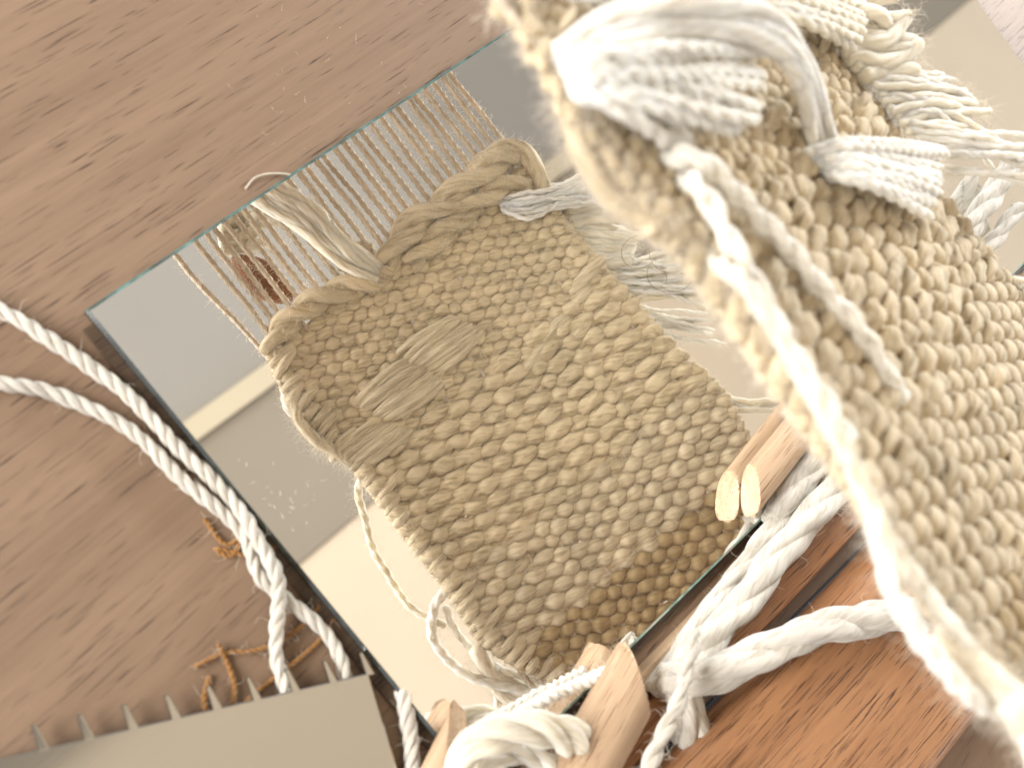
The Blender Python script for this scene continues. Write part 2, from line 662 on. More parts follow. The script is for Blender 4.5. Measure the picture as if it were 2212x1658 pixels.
# warps
for k in range(NW + 1):
    u = .0015 + (WID - .004) * k / NW + rng.normal() * .0003
    dv = rng.normal() * .0005
    zig = (-1) ** k * .0007
    pts = [W3(u + dv * 3, -.17, rng.normal() * .001), W3(u + dv, -.05, zig), W3(u, 0, 0), W3(u, .12, 0), W3(u, SEND + .05, 0)]
    if k == 0:
        pts[1:3] = [W3(u - .006, -.05, 0), W3(u - .002, 0, 0)]
    pa = wander(spline(pts, .0012), .00025, .05)
    mb = MB()
    v = tube(mb, pa, 0.0013 + rng.uniform(-.0001, .00012), n=9, ply=3, amp=.28, pitch=.0042, ph=rng.uniform(0, 6))
    link('warp_thread', mb.mesh('warp_thread'), WARP, weav)
    top = v[:9 * int(.165 / .0012)]
    fuzz_of(top, pa, 460, .0030, FZ, r=.00011)

# weft rows: (start s, end s, number of rows, stitch length in warps, thickness factor, slant, material, ply)
ZONES = [(.006, .072, 22, 1.18, 1.00, .0004, WOOL, 3),
         (.072, .140, 17, 2.0, 1.0, .0006, WOOL, 4),
         (.140, .181, 11, 1.50, 1.0, .0004, WOOL_ROV, 0),
         (.181, SEND, 22, 1.36, 1.0, .0004, WOOL_COT, 0)]
row = 0
for zi, (s0, s1, nr, dl, tk, sl, mat, ply) in enumerate(ZONES):
    pit = (s1 - s0) / nr
    for r in range(nr):
        s = s0 + (r + .5) * pit
        g = np.random.default_rng(100 + row)
        a, b = float(uleft(s)), float(uright(s))
        d = DW * dl
        m = int((b - a) / .00055)
        u = np.linspace(a, b, m)
        jit = np.interp(u, np.linspace(a, b, 40), g.normal(size=40)) * .05
        jit = jit + np.interp(u, np.linspace(-.01, .17, 24), np.random.default_rng(900 + zi).normal(size=24)) * (.10, .16, .12, .10)[zi]
        ph = math.pi * ((u - .0015) / d + jit) + math.pi * row
        c = np.cos(ph)
        lump = np.interp(u, np.linspace(a, b, 26), g.normal(size=26))
        wave = np.interp(u, np.linspace(-.01, .17, 7), np.random.default_rng(52).normal(size=7)) * .0012 * math.cos(s * 22)
        lp = 1.0
        if zi == 0:                                            # the stitches grow towards the leading edge
            lp = 1.0 + .10 * np.clip((.06 - u) / .06, 0, 1)
        ss = s + wave + sl * np.sin(ph) + lump * pit * .09
        amp = pit * (.42, .46, .46, .44)[zi] * tk
        nn = amp * np.sign(c) * np.abs(c) ** .85
        if zi == 2:
            nn = nn + lump * .0004
        r2 = pit * (.70 + .27 * np.abs(c) ** 1.4) * (1 + .09 * lump) * lp
        r1 = pit * ((.5, .62, .55, .5)[zi] + .10 * np.abs(c)) * tk * (1 + .08 * lump)
        # turn at the selvedges: curl round the outer warp towards the next row
        el = np.clip((u - a) / .0045, 0, 1)
        er = np.clip((b - u) / .0045, 0, 1)
        tl, tr_ = (1, -1) if row % 2 else (-1, 1)
        ss = ss + pit * .45 * (tl * (1 - el) ** 2 + tr_ * (1 - er) ** 2)
        ed = np.minimum(el, er)
        nn = nn * (.35 + .65 * ed)
        r1 = np.maximum(r1 * (.85 + .15 * ed), .0012) * (.6 + .4 * np.clip(np.minimum(u - a, b - u) / .0012, 0, 1))
        P = P0 + u[:, None] * U + ss[:, None] * S + nn[:, None] * N
        mb = MB()
        v = tube(mb, P, r1, r2, n=14, ply=ply, amp=.13 if ply else 0, pitch=.0085 if zi == 0 else .012, up=N, ph=g.uniform(0, 6))
        mm = mat
        if zi == 3 and r == 0:
            mm = WOOL_ROV
        link('weft_row', mb.mesh('weft_row'), mm, weav)
        fuzz_of(v, P, 150 if zi < 3 else 60, .0026, FZ, r=.00009)
        e_ = v[:14 * 9]
        fuzz_of(e_, P[:9], 40, .0036, FZ, r=.00008)
        e_ = v[-14 * 8:]
        fuzz_of(e_, P[-8:], 12, .003, FZ, r=.00007)
        row += 1


def wl(x, y, n):
    q = V(x, y, 0) - P0
    return W3(q @ U, q @ S, n)


# long float bundles
def bundle(cu, cs, length, height, ns, rise, tilt=0.0, label=None):
    root = None
    for i in range(ns):
        f = (i + .5) / ns - .5
        g = rng.normal(size=3)
        t = np.linspace(0, 1, 46)
        u = cu + (t - .5) * length * (1 - .08 * abs(f) + .03 * g[0]) + tilt * f * .020
        pin = .82 + .18 * np.sin(math.pi * np.clip(t, .02, .98)) ** .6
        s = cs + f * height * pin + (t - .5) * .0015 * g[1]
        n = -.0010 + (rise + .0016 + g[2] * .0006 + .0012 * (1 - (2 * f) ** 2)) * np.sin(math.pi * t) ** .4
        P = P0 + u[:, None] * U + s[:, None] * S + n[:, None] * N
        rr = height / ns * .74 * (.72 + .28 * np.sin(math.pi * t) ** .5)
        mb = MB()
        v = tube(mb, P, rr * .95, rr, n=14, ply=4, amp=.14, pitch=.035, up=N, ph=g[0] * 3)
        if root is None:
            root = link('float_bundle', mb.mesh('float_bundle'), WOOL_ROV, weav)
            root['label'] = label
        else:
            link('strand', mb.mesh('strand'), WOOL_ROV, root)
        fuzz_of(v, P, 60, .0025, FZ)


bundle(.0650, .0500, .033, .0205, 8, .0032, .4, 'thick bundle of long loose wool floats')
bundle(.0370, .0550, .034, .0225, 9, .0034, .4, 'second bundle of long floats beside the first')
bundle(.0125, .0660, .030, .0170, 7, .0026, .5, 'fuzzy floats wrapping over the selvedge')

# big slanting stitches along the start of the thick band
for (cu, cs) in ((.140, .067), (.129, .073), (.112, .077), (.096, .080), (.121, .086)):
    g = rng.normal(size=4)
    t = np.linspace(0, 1, 34)
    u = cu + (t - .5) * (.0175 + .002 * g[0])
    s = cs - (t - .5) * .0035 + g[1] * .0008
    n = .0010 + (.0014 + .0004 * g[3]) * np.sin(math.pi * t) ** .6
    P = P0 + u[:, None] * U + s[:, None] * S + n[:, None] * N
    mb = MB()
    sh = np.sin(math.pi * t) ** .6
    v = tube(mb, P, .0022 * (.5 + .5 * sh), .0034 * (.45 + .55 * sh), n=18, ply=6, amp=.09, pitch=.05, up=N, ph=g[2] * 3)
    link('soumak_stitch', mb.mesh('soumak_stitch'), WOOL_ROV, weav)
    fuzz_of(v, P, 40, .0025, FZ)


# long slanting stitches that wrap the near selvedge
s_ = .004
while s_ < .205:
    g = rng.normal(size=4)
    t = np.linspace(0, 1, 26)
    a = float(uleft(s_)) - .0006
    ln = .0125 + .0025 * g[0]
    u = a + t * ln
    s = s_ - t * (.0030 + .0012 * g[1])
    n = -.0006 + (.0034 + .0004 * g[2]) * np.sin(math.pi * np.clip(t * .92 + .04, 0, 1)) ** .55
    sh = np.sin(math.pi * np.clip(t * .9 + .06, 0, 1)) ** .5
    P = P0 + u[:, None] * U + s[:, None] * S + n[:, None] * N
    mb = MB()
    v = tube(mb, P, .0016 * (.35 + .65 * sh), .0023 * (.35 + .65 * sh), n=14, ply=5, amp=.12, pitch=.03, up=N, ph=g[3] * 3)
    link('edge_stitch', mb.mesh('edge_stitch'), WOOL_ROV, weav)
    fuzz_of(v, P, 36, .0030, FZ, r=.00008)
    s_ += .0042 + abs(g[1]) * .0014


# braided heading along the fell
def braid(name, pts, turns, rad, r, mat, ns=2):
    base = spline(pts, .0006)
    L = np.linspace(0, 1, len(base))
    t = unit(np.gradient(base, axis=0))
    b = unit(np.cross(t, N))
    root = None
    for k in range(ns):
        a = 2 * math.pi * (turns * L + k / ns)
        P = base + rad * np.cos(a)[:, None] * b + rad * .75 * np.sin(a)[:, None] * N
        mb = MB()
        v = tube(mb, P, r * (1 - .35 * np.abs(2 * L - 1) ** 6), n=18, ply=5, amp=.13, pitch=.03, ph=k)
        if root is None:
            root = link(name, mb.mesh(name), mat, weav)
        else:
            link('strand', mb.mesh('strand'), mat, root)
        fuzz_of(v, P, 500, .0036, FZ, r=.00009)
    return root


braid('heading_braid', [W3(.066, .006, .002), W3(.085, -.001, .003), W3(.110, -.001, .003), W3(.134, -.002, .003), W3(.147, .002, .002)], 1.8, .0034, .0043, WOOL_ROV)
braid('heading_braid', [W3(.076, .012, .003), W3(.100, .009, .003), W3(.124, .008, .003), W3(.146, .012, .001)], 2.0, .0028, .0034, WOOL)
braid('heading_braid', [W3(.001, .006, .001), W3(.012, .000, .002), W3(.030, -.001, .002), W3(.050, .004, .002), W3(.068, .010, .002)], 2.3, .0028, .0036, WOOL)
# end bump of the heading at the far selvedge and the small tuft in the dip
for pts, r in (([W3(.134, -.004, .002), W3(.143, -.005, .004), W3(.150, .001, .003), W3(.151, .011, .001), W3(.148, .022, -.001)], .0045),
               ([W3(.052, -.004, -.002), W3(.056, -.009, -.003), W3(.062, -.009, -.003), W3(.067, -.004, -.002)], .0034)):
    pa = spline(pts, .0008)
    mb = MB()
    v = tube(mb, pa, r, n=16, ply=5, amp=.14, pitch=.03)
    link('wrapped_end', mb.mesh('wrapped_end'), WOOL_ROV, weav)
    fuzz_of(v, pa, 420, .0045, FZ)


def yarn_obj(name, pts, r, mat, parent, ply=3, amp=.22, pitch=.012, fz=60, fl=.003, fzmb=None, n=10, taper=0., wob=.0004, wlen=.03, step=.0008, rfz=.00005):
    pa = wander(spline(pts, step), wob, wlen) if wob else spline(pts, step)
    t = np.linspace(0, 1, len(pa))
    rr = r * (1 - taper * np.clip((t - .75) / .25, 0, 1) ** 2)
    mb = MB()
    v = tube(mb, pa, rr, n=n, ply=ply, amp=amp, pitch=pitch, ph=rng.uniform(0, 6))
    o = link(name, mb.mesh(name), mat, parent)
    if fz and fzmb is not None:
        fuzz_of(v, pa, fz, fl, fzmb, r=rfz)
    return o, v, pa


def strands(name, roots, mids, ends, ns, r, mat, ply=2, amp=.25, pitch=.006, fz=60, label=None, jit=.002, h=0., frays=6, n=8, wob=.0004, wlen=.03):
    """a tassel: ns yarns from the root line through the mid line to the end line (lists of 3D points)"""
    root = None

    def pick(line, f):
        line = np.array(line)
        x = f * (len(line) - 1)
        i = min(int(x), len(line) - 2)
        return line[i] + (line[i + 1] - line[i]) * (x - i)
    for k in range(ns):
        f = (k + rng.uniform(.1, .9)) / ns
        p0 = pick(roots, f)
        p3 = pick(ends, np.clip(f + rng.normal() * .12, 0, 1)) + rng.normal(size=3) * jit
        ps = [p0] + [pick(mm, np.clip(f + rng.normal() * .08, 0, 1)) + rng.normal(size=3) * jit * .6 for mm in mids] + [p3]
        o, v, pa = yarn_obj(name if root is None else 'strand', ps, r * rng.uniform(.85, 1.15), mat, weav if root is None else root, ply=ply, amp=amp, pitch=pitch * rng.uniform(.75, 1.4),
                            fz=fz, fl=.0028, fzmb=FZ, n=n, taper=.25, wob=wob, wlen=wlen)
        if root is None:
            root = o
            if label:
                o['label'] = label
        if frays:
            tail = v[-n * 3:]
            d = unit(pa[-1] - pa[-6])
            kk = rng.integers(0, len(tail), frays)
            hairs(FZ, tail[kk], d[None] + rng.normal(size=(frays, 3)) * .35, .005, .00007, .5)
    return root


# fringe on the far selvedge, seen in the mirror
strands('tassel', [wl(1075, 432, .003), wl(1085, 462, .004)],
        [[wl(1140, 425, .008), wl(1140, 468, .008)], [wl(1230, 385, .004), wl(1240, 450, .006)]],
        [wl(1345, 325, -.004), wl(1350, 440, -.002)], 12, .00105, WHITE, label='white cord tassel at the heading')
strands('tassel', [wl(1120, 380, -.002), wl(1150, 420, -.002)], [[wl(1210, 385, -.008), wl(1225, 430, -.008)]],
        [wl(1330, 330, -.012), wl(1345, 380, -.012)], 8, .0012, WHITE)
strands('tassel', [wl(1180, 440, -.004), wl(1230, 490, -.004)], [[wl(1270, 425, -.008), wl(1290, 470, -.008)]],
        [wl(1372, 422, -.010), wl(1392, 460, -.010)], 5, .0024, CREAMW, ply=0, frays=22)
strands('tassel', [wl(1200, 470, -.004), wl(1290, 580, -.004)], [[wl(1290, 475, -.010), wl(1340, 560, -.010)]],
        [wl(1375, 480, -.014), wl(1400, 560, -.014)], 9, .0028, CREAMW, ply=0, frays=18)
strands('tassel', [wl(1270, 550, -.004), wl(1345, 650, -.004)], [[wl(1360, 550, -.010), wl(1420, 630, -.010)]],
        [wl(1490, 520, -.014), wl(1590, 660, -.012)], 14, .0011, WHITE, frays=14)
strands('tassel', [wl(1300, 590, -.005), wl(1360, 660, -.005)], [[wl(1390, 575, -.012), wl(1450, 640, -.012)]],
        [wl(1500, 560, -.016), wl(1560, 640, -.016)], 8, .0016, CREAMW, ply=0, frays=12)
strands('tassel', [wl(1350, 640, -.006), wl(1420, 720, -.006)], [[wl(1430, 655, -.016), wl(1480, 725, -.016)]],
        [wl(1560, 675, -.026), wl(1590, 745, -.026)], 9, .0010, WHITE, frays=6)
# a loose yarn leaving the far selvedge further down
strands('yarn_end', [wl(1560, 850, -.003), wl(1580, 890, -.003)], [[wl(1640, 862, -.010), wl(1650, 895, -.010)], [wl(1720, 848, -.016), wl(1725, 880, -.016)]],
        [wl(1850, 830, -.022), wl(1850, 860, -.022)], 4, .0016, CREAMW, ply=0, fz=120)
# thick roving tail pulled out through the dip in the heading
strands('roving_tail', [wl(822, 575, .004), wl(815, 607, .004)], [[wl(770, 540, .009), wl(745, 580, .009)], [wl(700, 470, .010), wl(660, 510, .010)], [wl(610, 405, .009), wl(570, 450, .009)]],
        [wl(520, 330, .006), wl(470, 380, .006)], 7, .0024, CREAMW, ply=3, amp=.1, pitch=.03, fz=260, label='pale thick roving tail hanging over the warps', jit=.0012)
# wool lump behind the warps
strands('wool_lump', [wl(470, 410, -.012), wl(470, 540, -.012)], [[wl(520, 430, -.016), wl(500, 530, -.014)]],
        [wl(600, 420, -.012), wl(560, 520, -.012)], 6, .0034, CREAMW, ply=0, fz=200, jit=.004)
# loops and ends along the near selvedge
for nm, pts, r, mat, ply, fz in (
        ('edge_loop', [V(634, 850, .001), V(648, 905, .002), V(682, 948, .003), V(728, 978, .002), V(760, 1000, .001)], .0027, WOOL_ROV, 6, 900),
        ('yarn_end', [V(790, 1012, -.002), V(776, 1060, -.010), V(792, 1140, -.014), V(835, 1240, -.014), V(900, 1320, -.010), V(960, 1350, -.006)], .0018, CREAMW, 3, 500),
        ('yarn_end', [V(965, 1265, -.001), V(938, 1315, -.003), V(940, 1390, -.004), V(1000, 1450, -.003), V(1090, 1482, -.001), V(1200, 1490, -.000), V(1310, 1450, .0)], .0022, WHITE, 3, 700),
        ('yarn_end', [V(965, 1310, -.003), V(990, 1370, -.005), V(1050, 1425, -.004), V(1130, 1462, -.002), V(1220, 1480, .0)], .0017, WHITE, 3, 400),
        ('yarn_end', [V(1070, 1440, -.002), V(1078, 1500, -.006), V(1070, 1560, -.005), V(1085, 1640, -.006)], .0019, WHITE, 3, 300),
        ('edge_loop', [V(1030, 1400, -.001), V(1060, 1450, -.004), V(1130, 1490, -.004), V(1220, 1500, -.002)], .0040, CREAMW, 0, 900),
        ('edge_loop', [V(1060, 1470, -.006), V(1110, 1510, -.005), V(1190, 1500, -.008)], .0035, CREAMW, 0, 600)):
    yarn_obj(nm, pts, r, mat, weav, ply=ply, amp={0: 0, 3: .22, 6: .12}[ply], pitch=.007 if ply < 6 else .05, fz=fz, fl=.0045, fzmb=FZ, n=12)

# ---- upper face, straight in front of the camera
strands('tassel', [A(1205, 118, .004), A(1225, 150, .004)],
        [[A(1290, 120, .012), A(1270, 215, .008)], [A(1440, 95, .016), A(1370, 260, .010)]],
        [A(1615, 95, .014), A(1640, 190, .013), A(1600, 275, .010), A(1470, 300, .006)], 26, .0014, WHITE, pitch=.006, amp=.35, jit=.0015, wob=.0002, wlen=.06, label='large white cord tassel tied near the selvedge', fz=40, frays=5, n=10)
strands('wool_loop', [A(1210, 110, .006), A(1225, 135, .006)],
        [[A(1320, 30, .012), A(1330, 90, .012)], [A(1500, -10, .022), A(1500, 55, .018)], [A(1660, 30, .022), A(1640, 90, .018)], [A(1750, 140, .016), A(1715, 170, .014)]],
        [A(1800, 300, .004), A(1750, 300, .004)], 12, .0023, WHITE, ply=0, jit=.0012, wob=.0002, wlen=.08, frays=0, fz=60, label='thick soft loop of white roving')
strands('tassel', [A(1160, -60, .004), A(1190, -20, .004)], [[A(1320, -45, .012), A(1330, 0, .010)]],
        [A(1600, -40, .012), A(1560, 15, .010)], 12, .0015, WHITE, jit=.001, wob=.00015, wlen=.06, fz=30, n=10)
strands('tassel', [A(1740, 330, .004), A(1790, 380, .004)], [[A(1850, 300, .012), A(1860, 400, .012)]],
        [A(2030, 330, .012), A(2020, 470, .010)], 16, .0015, WHITE, jit=.001, wob=.00015, wlen=.06, fz=30, n=10)
strands('tassel', [A(1560, -40, .004), A(1600, 20, .004)], [[A(1700, -30, .012), A(1720, 40, .012)]],
        [A(1860, 20, .012), A(1850, 120, .010)], 16, .0015, CREAMW, jit=.001, wob=.00015, wlen=.06, fz=30, n=10)
for pts, r in (([A(1438, 338, .001), A(1470, 335, .007), A(1540, 372, .008), A(1620, 450, .007), A(1720, 560, .006), A(1840, 700, .006), A(1950, 860, .004)], .0023),
               ([A(1478, 385, .001), A(1500, 400, .007), A(1545, 455, .008), A(1590, 545, .007), A(1650, 655, .006), A(1730, 790, .006), A(1830, 950, .004)], .0022)):
    yarn_obj('twisted_end', pts, r, WHITE, weav, ply=2, amp=.38, pitch=.010, fz=200, fl=.003, fzmb=FZ, n=14)
# raised stitches of the upper face
for k in range(120):
    u = rng.uniform(.012, .146)
    s = rng.uniform(.01, .22)
    t = np.linspace(0, 1, 12)
    ln = rng.uniform(.008, .013)
    P = W3(u, s) + ((t - .5) * ln)[:, None] * U + (-(t - .5) * .003)[:, None] * S - (.001 + .0035 * np.sin(math.pi * t) ** .6)[:, None] * N
    mb = MB()
    tube(mb, P, .0016 * (.6 + .4 * np.sin(math.pi * t)), n=10, ply=3, amp=.12, pitch=.01, up=N)
    link('raised_stitch', mb.mesh('raised_stitch'), WOOL_ROV, weav)

fz = link('loose_fibres', FZ.mesh('loose_fibres'), FUZZ, weav)
fz['kind'] = 'stuff'
mb = MB()
for (x, y, r) in ((1415, 560, 30), (1440, 590, 45), (1465, 560, 38), (1400, 600, 28), (1450, 545, 50), (1380, 545, 40)):
    a = np.linspace(rng.uniform(0, 6), rng.uniform(0, 6) + 4.0, 26)
    pts = np.array([wl(x + r * math.cos(q) + (q - 3) * 3, y + r * .9 * math.sin(q), .002) for q in a])
    tube(mb, pts, .00013, n=4)
o = link('wiry_fibres', mb.mesh('wiry_fibres'), FUZZ_D, weav)
o['kind'] = 'stuff'

# ------------------------------------------------------------------ wooden shuttle lying on the warps, seen in the mirror
a_, b_ = V(500, 556, -.010), V(632, 650, -.006)
ax = unit(b_ - a_)
t = np.linspace(0, 1, 40)
P = a_ + (b_ - a_) * t[:, None]
prof = np.sin(math.pi * np.clip(t, .0, 1)) ** .62
mb = MB()
tube(mb, P, .0032 * prof + .0003, .0082 * prof + .0003, n=20, up=N)
o = link('weaving_shuttle', mb.mesh('weaving_shuttle'), SHUTW)
tag(o, 'small dark brown pointed wooden shuttle lying on the bare warps', 'shuttle')

# ------------------------------------------------------------------ things on the table beside the mirror
FT = {}


def cord(label, pts, r, mat, ply=3, amp=.3, pitch=.016, fz=80, name='cotton_cord', cat='cord', group=None, taper=0., n=12, wob=.0003, soft=1.0):
    """a cord laid up from real twisted plies"""
    fm = MB()
    base = wander(spline(pts, .0008), wob, .04)
    m = len(base)
    t = unit(np.gradient(base, axis=0))
    e1 = np.empty_like(base)
    c = np.array([.1, .2, .97])
    for i in range(m):
        c = c - (c @ t[i]) * t[i]
        c /= np.linalg.norm(c)
        e1[i] = c
    e2 = np.cross(t, e1)
    L = np.linspace(0, m * .0008, m)
    f = np.linspace(0, 1, m)
    rr = r * (1 - taper * np.clip((f - .75) / .25, 0, 1) ** 2) * (1 + .05 * np.sin(L * 140 + rng.uniform(0, 6)) + .04 * np.sin(L * 390 + rng.uniform(0, 6)))
    np_ = max(2, min(ply, 5))
    off = {2: .46, 3: .50, 4: .56, 5: .62}[np_] * soft
    root = None
    for k in range(np_):
        a = 2 * math.pi * (L / pitch + k / np_)
        P = base + (rr * off * np.cos(a))[:, None] * e1 + (rr * off * np.sin(a))[:, None] * e2
        mb = MB()
        v = tube(mb, P, rr * (1.06 - off), n=n, ply=4, amp=.10, pitch=pitch * .8, ph=k)
        if root is None:
            root = tag(link(name, mb.mesh(name), mat), label, cat, group)
        else:
            link('ply', mb.mesh('ply'), mat, root)
        if fz:
            fuzz_of(v, P, fz // np_, .0034, fm, r=.00007)
    if fz:
        fo = link('loose_fibres', fm.mesh('loose_fibres'), FUZZ, root)
        fo['kind'] = 'stuff'
    return root


z = TZ + .0024
cord('white twisted cotton cord lying straight down to the comb teeth', [T(-60, 640, z), T(120, 740, z), T(270, 850, z), T(390, 970, z), T(484, 1062, z), T(530, 1120, z + .002), T(578, 1200, z + .003), T(602, 1265, z + .0045), T(598, 1340, z + .002), T(598, 1420, z), T(622, 1500, z)], .0022, COTTON, group='cords by the comb')
cord('white twisted cotton cord bending right under the first one', [T(-60, 820, z), T(120, 850, z), T(280, 930, z), T(390, 1030, z), T(484, 1112, z), T(530, 1165, z), T(565, 1245, z), T(620, 1295, z), T(690, 1355, z), T(730, 1405, z), T(752, 1470, z)], .0021, COTTON, group='cords by the comb')
cord('loosely plied grey-white cord between comb and mirror edge', [T(868, 1490, z), T(880, 1560, z), T(888, 1620, z), T(896, 1700, z)], .0026, COTTON, ply=4, amp=.45, pitch=.02, fz=120, group='cords by the comb')

za = TZ + .0009
cord('amber yarn looped across the table behind the cords', [T(420, 1440, za), T(484, 1412, za), T(545, 1404, za), T(600, 1386, za), T(650, 1350, za), T(690, 1310, za)], .00085, AMBER, ply=2, amp=.3, pitch=.004, fz=30, name='amber_yarn', cat='yarn', n=8)
cord('amber yarn strand running out from under the comb', [T(500, 1545, za), T(560, 1490, za), T(610, 1452, za), T(660, 1410, za), T(700, 1368, za), T(722, 1330, za)], .00085, AMBER, ply=2, amp=.3, pitch=.004, fz=30, name='amber_yarn', cat='yarn', n=8)
cord('amber yarn curl at the outer end of the comb', [T(470, 1390, za + .001), T(490, 1430, za), T(508, 1480, za), T(500, 1530, za), T(470, 1560, za), T(440, 1520, za), T(450, 1460, za)], .00085, AMBER, ply=2, amp=.3, pitch=.004, fz=30, name='amber_yarn', cat='yarn', n=8)
cord('amber yarn bunched in the shade under the cords', [T(440, 1120, za), T(484, 1175, za), T(520, 1160, za), T(500, 1200, za), T(470, 1185, za), T(545, 1200, za), T(600, 1175, za)], .00085, AMBER, ply=2, amp=.3, pitch=.004, fz=30, name='amber_yarn', cat='yarn', n=8)

# comb
zc = TZ + .0050
c0, c1 = T(440, 1535, zc), T(797, 1452, zc)
ex = unit((c1 - c0)[:2])
c2 = T(862, 1670, zc)
ey = unit((c2 - c1)[:2])
comb = empty('weaving_comb', (c0[0], c0[1], TZ), 'flat taupe metal comb with short teeth beside the mirror', 'comb')
long_ = .075
w0 = c1[:2] - ex * .115
pl = [c1[:2], c1[:2] + ey * long_, w0 + ey * long_, w0]
link('plate', box_mesh('plate', pl, zc - .0016, zc, .0005), STEEL, comb)
tooth_me = None
tx = [T(x, y, zc)[:2] for x, y in ((792, 1455), (714, 1473), (630, 1492), (548, 1511))]
step = (tx[3] - tx[0]) / 3
for k in range(-0, 9):
    base = tx[0] + step * k
    if np.linalg.norm(base - c1[:2]) > .112:
        break
    tip = base - ey * .0068
    pts = [base + ex * .0026 + ey * .0006, base - ex * .0003 + ey * .0006, tip - ex * .0005, tip + ex * .0008]
    me = box_mesh('tooth', pts, zc - .0017, zc + .0001, .0004)
    link('tooth', me, STEEL, comb)

# stray fibre and splinter scar on the table
mb = MB()
tube(mb, spline([T(530, 408, TZ + .0004), T(548, 386, TZ + .001), T(575, 376, TZ + .0012), T(610, 375, TZ + .0006), T(640, 380, TZ + .0004)], .0006), .0003, n=6)
o = link('wool_fibre', mb.mesh('wool_fibre'), FUZZ)
tag(o, 'single curved wool fibre lying on the table above the mirror', 'fibre')
mb = MB()
k = 26
ang = rng.uniform(0, 6.28, k)
rt = np.array([T(x, y, TZ + .0003) for x, y in zip(rng.uniform(484, 1050, k), rng.uniform(5, 330, k))])
hairs(mb, rt, np.stack([np.cos(ang), np.sin(ang), np.full(k, .05)], 1), .0022, .00004, .4)
o = link('lint', mb.mesh('lint'), FUZZ)
tag(o, 'tiny wool lint scattered over the table', None, kind='stuff')
mb = MB()
rt = np.array([T(x, y, .0002) for x, y in zip(rng.normal(600, 60, 34), rng.normal(1090, 50, 34))])
ang = rng.uniform(0, 6.28, len(rt))
hairs(mb, rt, np.stack([np.cos(ang), np.sin(ang), np.full(len(rt), .02)], 1), .0016, .00005, .6)
o = link('lint', mb.mesh('lint'), FUZZ)
tag(o, 'tiny wool lint on the mirror glass', None, kind='stuff')

# ------------------------------------------------------------------ loom frame timbers and dowels by the near edge
def bar(name, pa, pb, depth, z0, z1, mat, label, cat, bev=.002):
    d = unit((pb - pa)[:2])
    n_ = np.array([d[1], -d[0]])
    a = pa[:2] - d * .05
    b = pb[:2] + d * .25
    o = link(name, None, None)
    bpy.data.objects.remove(o)
    L0 = np.linalg.norm(b - a)
    me = box_mesh(name, [(0, 0), (L0, 0), (L0, -depth), (0, -depth)], 0, z1 - z0, bev, 6)
    me.polygons.foreach_set('use_smooth', np.ones(len(me.polygons), dtype=bool))
    me.set_sharp_from_angle(angle=math.radians(40))
    o = link(name, me, mat)
    o.location = (a[0], a[1], z0)
    o.rotation_euler = (0, 0, math.atan2(d[1], d[0]))
    return tag(o, label, cat)


bar('loom_bar', T(1480, 1668, .022), T(1728, 1402, .022), .07, TZ, .022, REDWOOD, 'reddish brown varnished loom bar in the near corner', 'loom bar', .011)
bar('loom_rail', T(1440, 1478, .004), T(1650, 1262, .004), .012, TZ, .004, REDWOOD, 'dark red wooden rail beside the mirror under the cords', 'loom rail', .0015)
bar('wood_strip', T(1400, 1440, .003), T(1545, 1290, .003), .0032, TZ, .003, PALEWOOD, 'thin pale wooden strip along the near edge of the mirror', 'wood strip', .0006)
bar('slot_strip', T(1470, 1572, TZ), T(1620, 1420, TZ), .022, TZ + .0002, TZ + .003, SLATE, 'dark grey strip in the gap between rail and loom bar', 'metal strip', .0005)  # plain dark grey strip filling the slot


def dowel(label, tip, tail, r, cut, name='wooden_dowel', cutlen=.016, flat=1.0):
    """round stick with a slanting chisel cut at its tip; cut = direction the flat facet faces"""
    ax = unit(tail - tip)
    L0 = np.linalg.norm(tail - tip)
    e1 = unit(cut - (cut @ ax) * ax)
    e2 = np.cross(ax, e1)
    n = 32
    th = np.arange(n) * 2 * math.pi / n
    xs = np.concatenate([np.linspace(0, cutlen * 1.3, 14), np.linspace(cutlen * 1.4, L0, 20)])
    mb = MB()
    V_ = []
    for x in xs:
        c, s_ = np.cos(th) * r * flat, np.sin(th) * r
        lim = -r * flat * .82 + 1.80 * r * flat * min(x / cutlen, 1.2)      # facet plane
        c = np.minimum(c, lim)
        rd = 1 - .35 * max(0, 1 - x / (r * .45)) ** 2
        V_.append(np.stack([np.full(n, x), c * 1.0, s_ * rd], 1))
    V_ = np.array(V_)
    m = len(xs)
    i = np.arange(m - 1)[:, None]
    j = np.arange(n)[None]
    q = np.stack([i * n + j, i * n + (j + 1) % n, (i + 1) * n + (j + 1) % n, (i + 1) * n + j], -1).reshape(-1, 4)
    v = np.vstack([V_.reshape(-1, 3), V_[0].mean(0), V_[-1].mean(0)])
    k = np.arange(n)
    kn = (k + 1) % n
    tt = np.concatenate([np.stack([np.full(n, m * n), kn, k], 1), np.stack([np.full(n, m * n + 1), (m - 1) * n + k, (m - 1) * n + kn], 1)])
    mb.add(v, q, np.zeros((len(q), 4, 2)), tt, np.zeros((2 * n, 3, 2)))
    me = mb.mesh(name)
    o = link(name, me, PALEWOOD)
    M = Matrix(((ax[0], e1[0], e2[0], tip[0]), (ax[1], e1[1], e2[1], tip[1]), (ax[2], e1[2], e2[2], tip[2]), (0, 0, 0, 1)))
    o.matrix_world = M
    try:
        me.set_sharp_from_angle(angle=math.radians(28))
    except Exception:
        pass
    return tag(o, label, 'dowel', 'cut dowels at the near edge of the mirror')


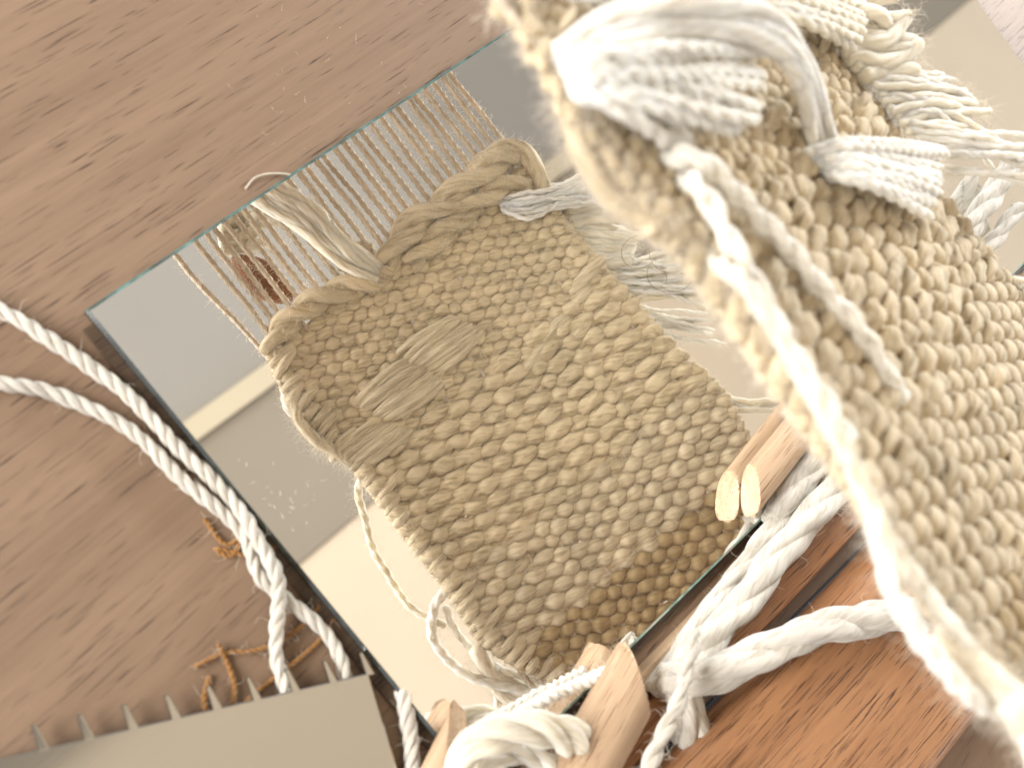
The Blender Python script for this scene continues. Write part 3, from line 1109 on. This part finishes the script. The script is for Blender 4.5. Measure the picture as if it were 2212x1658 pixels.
rt_, up_ = CAM_R[:, 0], CAM_R[:, 1]
dowel('thick pale dowel with a slanting cut end overlapping the mirror rim', T(1392, 1425, .0105), T(1215, 1740, .0125), .0102, rt_ * 1.0 - up_ * .45 + CAM_R[:, 2] * .25, cutlen=.015)
dowel('thin pale dowel with a knife-point end at the mirror corner', T(1022, 1532, .0066), T(925, 1730, .010), .0064, rt_ * .8 + up_ * .2 + CAM_R[:, 2] * .3, cutlen=.024)
dowel('pale wooden stick end beside the thick white cord', T(1600, 1088, .0072), T(1813, 818, .0078), .0068, -rt_ * .9 + up_ * .3 + CAM_R[:, 2] * .2, cutlen=.014)

# cords and wool heaped over the near edge
cord('thick white cord ending in a rounded loop against the stick', [T(2190, 350, .012), T(1895, 790, .010), T(1830, 885, .008), T(1768, 975, .007), T(1712, 1058, .006), T(1668, 1122, .0055)], .0050, COTTON, ply=3, amp=.28, pitch=.065, soft=.8, group='cords over the loom rail', fz=260)
cord('white cord lying closest along the mirror rim', [T(2200, 450, .010), T(1850, 900, .008), T(1760, 1020, .007), T(1665, 1145, .006), T(1580, 1255, .005), T(1505, 1355, .005), T(1440, 1450, .006), T(1410, 1490, .006)], .0036, COTTON, ply=3, amp=.3, pitch=.05, soft=.8, group='cords over the loom rail', fz=260)
cord('unspun white cotton cord lying outermost over the red rail', [T(2250, 600, .010), T(1880, 980, .012), T(1780, 1085, .013), T(1690, 1190, .012), T(1605, 1300, .011), T(1525, 1395, .011), T(1450, 1475, .011)], .0056, COTTON, ply=3, amp=.28, pitch=.08, soft=.8, group='cords over the loom rail', fz=260)
cord('thick white cord crossing the rail towards the dowel', [T(2420, 1240, .020), T(2150, 1300, .024), T(1900, 1335, .026), T(1790, 1352, .026), T(1700, 1385, .024), T(1600, 1432, .020), T(1500, 1468, .016), T(1430, 1470, .012)], .0060, COTTON, ply=3, amp=.3, pitch=.085, soft=.8, group='cords over the loom rail', fz=80)
cord('thin white cord dropping past the dowel to the loom bar', [T(1500, 1370, .020), T(1492, 1430, .026), T(1462, 1520, .028), T(1425, 1600, .030), T(1385, 1700, .030)], .0026, COTTON, ply=2, amp=.3, pitch=.02, group='cords over the loom rail', fz=260)
cord('stubby frayed cotton end hanging below the knot', [T(1455, 1470, .014), T(1480, 1520, .012), T(1492, 1560, .008), T(1498, 1592, .006)], .0058, COTTON, ply=6, amp=.22, pitch=.12, group='cords over the loom rail', fz=60, taper=-.2)
cord('white rope lying across the mirror rim to the thick dowel', [T(1330, 1440, .008), T(1250, 1478, .006), T(1160, 1520, .005), T(1080, 1568, .006), T(1020, 1630, .010), T(980, 1700, .012)], .0023, WHITE, ply=2, amp=.3, pitch=.006, fz=400, group='wool at the mirror corner', name='wool_rope')
cord('soft thick white wool loop between the two dowels', [T(985, 1700, .020), T(1020, 1615, .024), T(1090, 1580, .026), T(1170, 1577, .024), T(1240, 1595, .016), T(1310, 1640, .006)], .0054, CREAMW, ply=4, amp=.25, pitch=.05, fz=260, group='wool at the mirror corner', name='wool_loop')
cord('white wool strand curling under the thick loop', [T(1010, 1700, .010), T(1060, 1640, .012), T(1120, 1625, .012), T(1180, 1650, .012), T(1220, 1690, .012)], .0038, WHITE, ply=3, amp=.28, pitch=.03, fz=160, group='wool at the mirror corner', name='wool_loop')
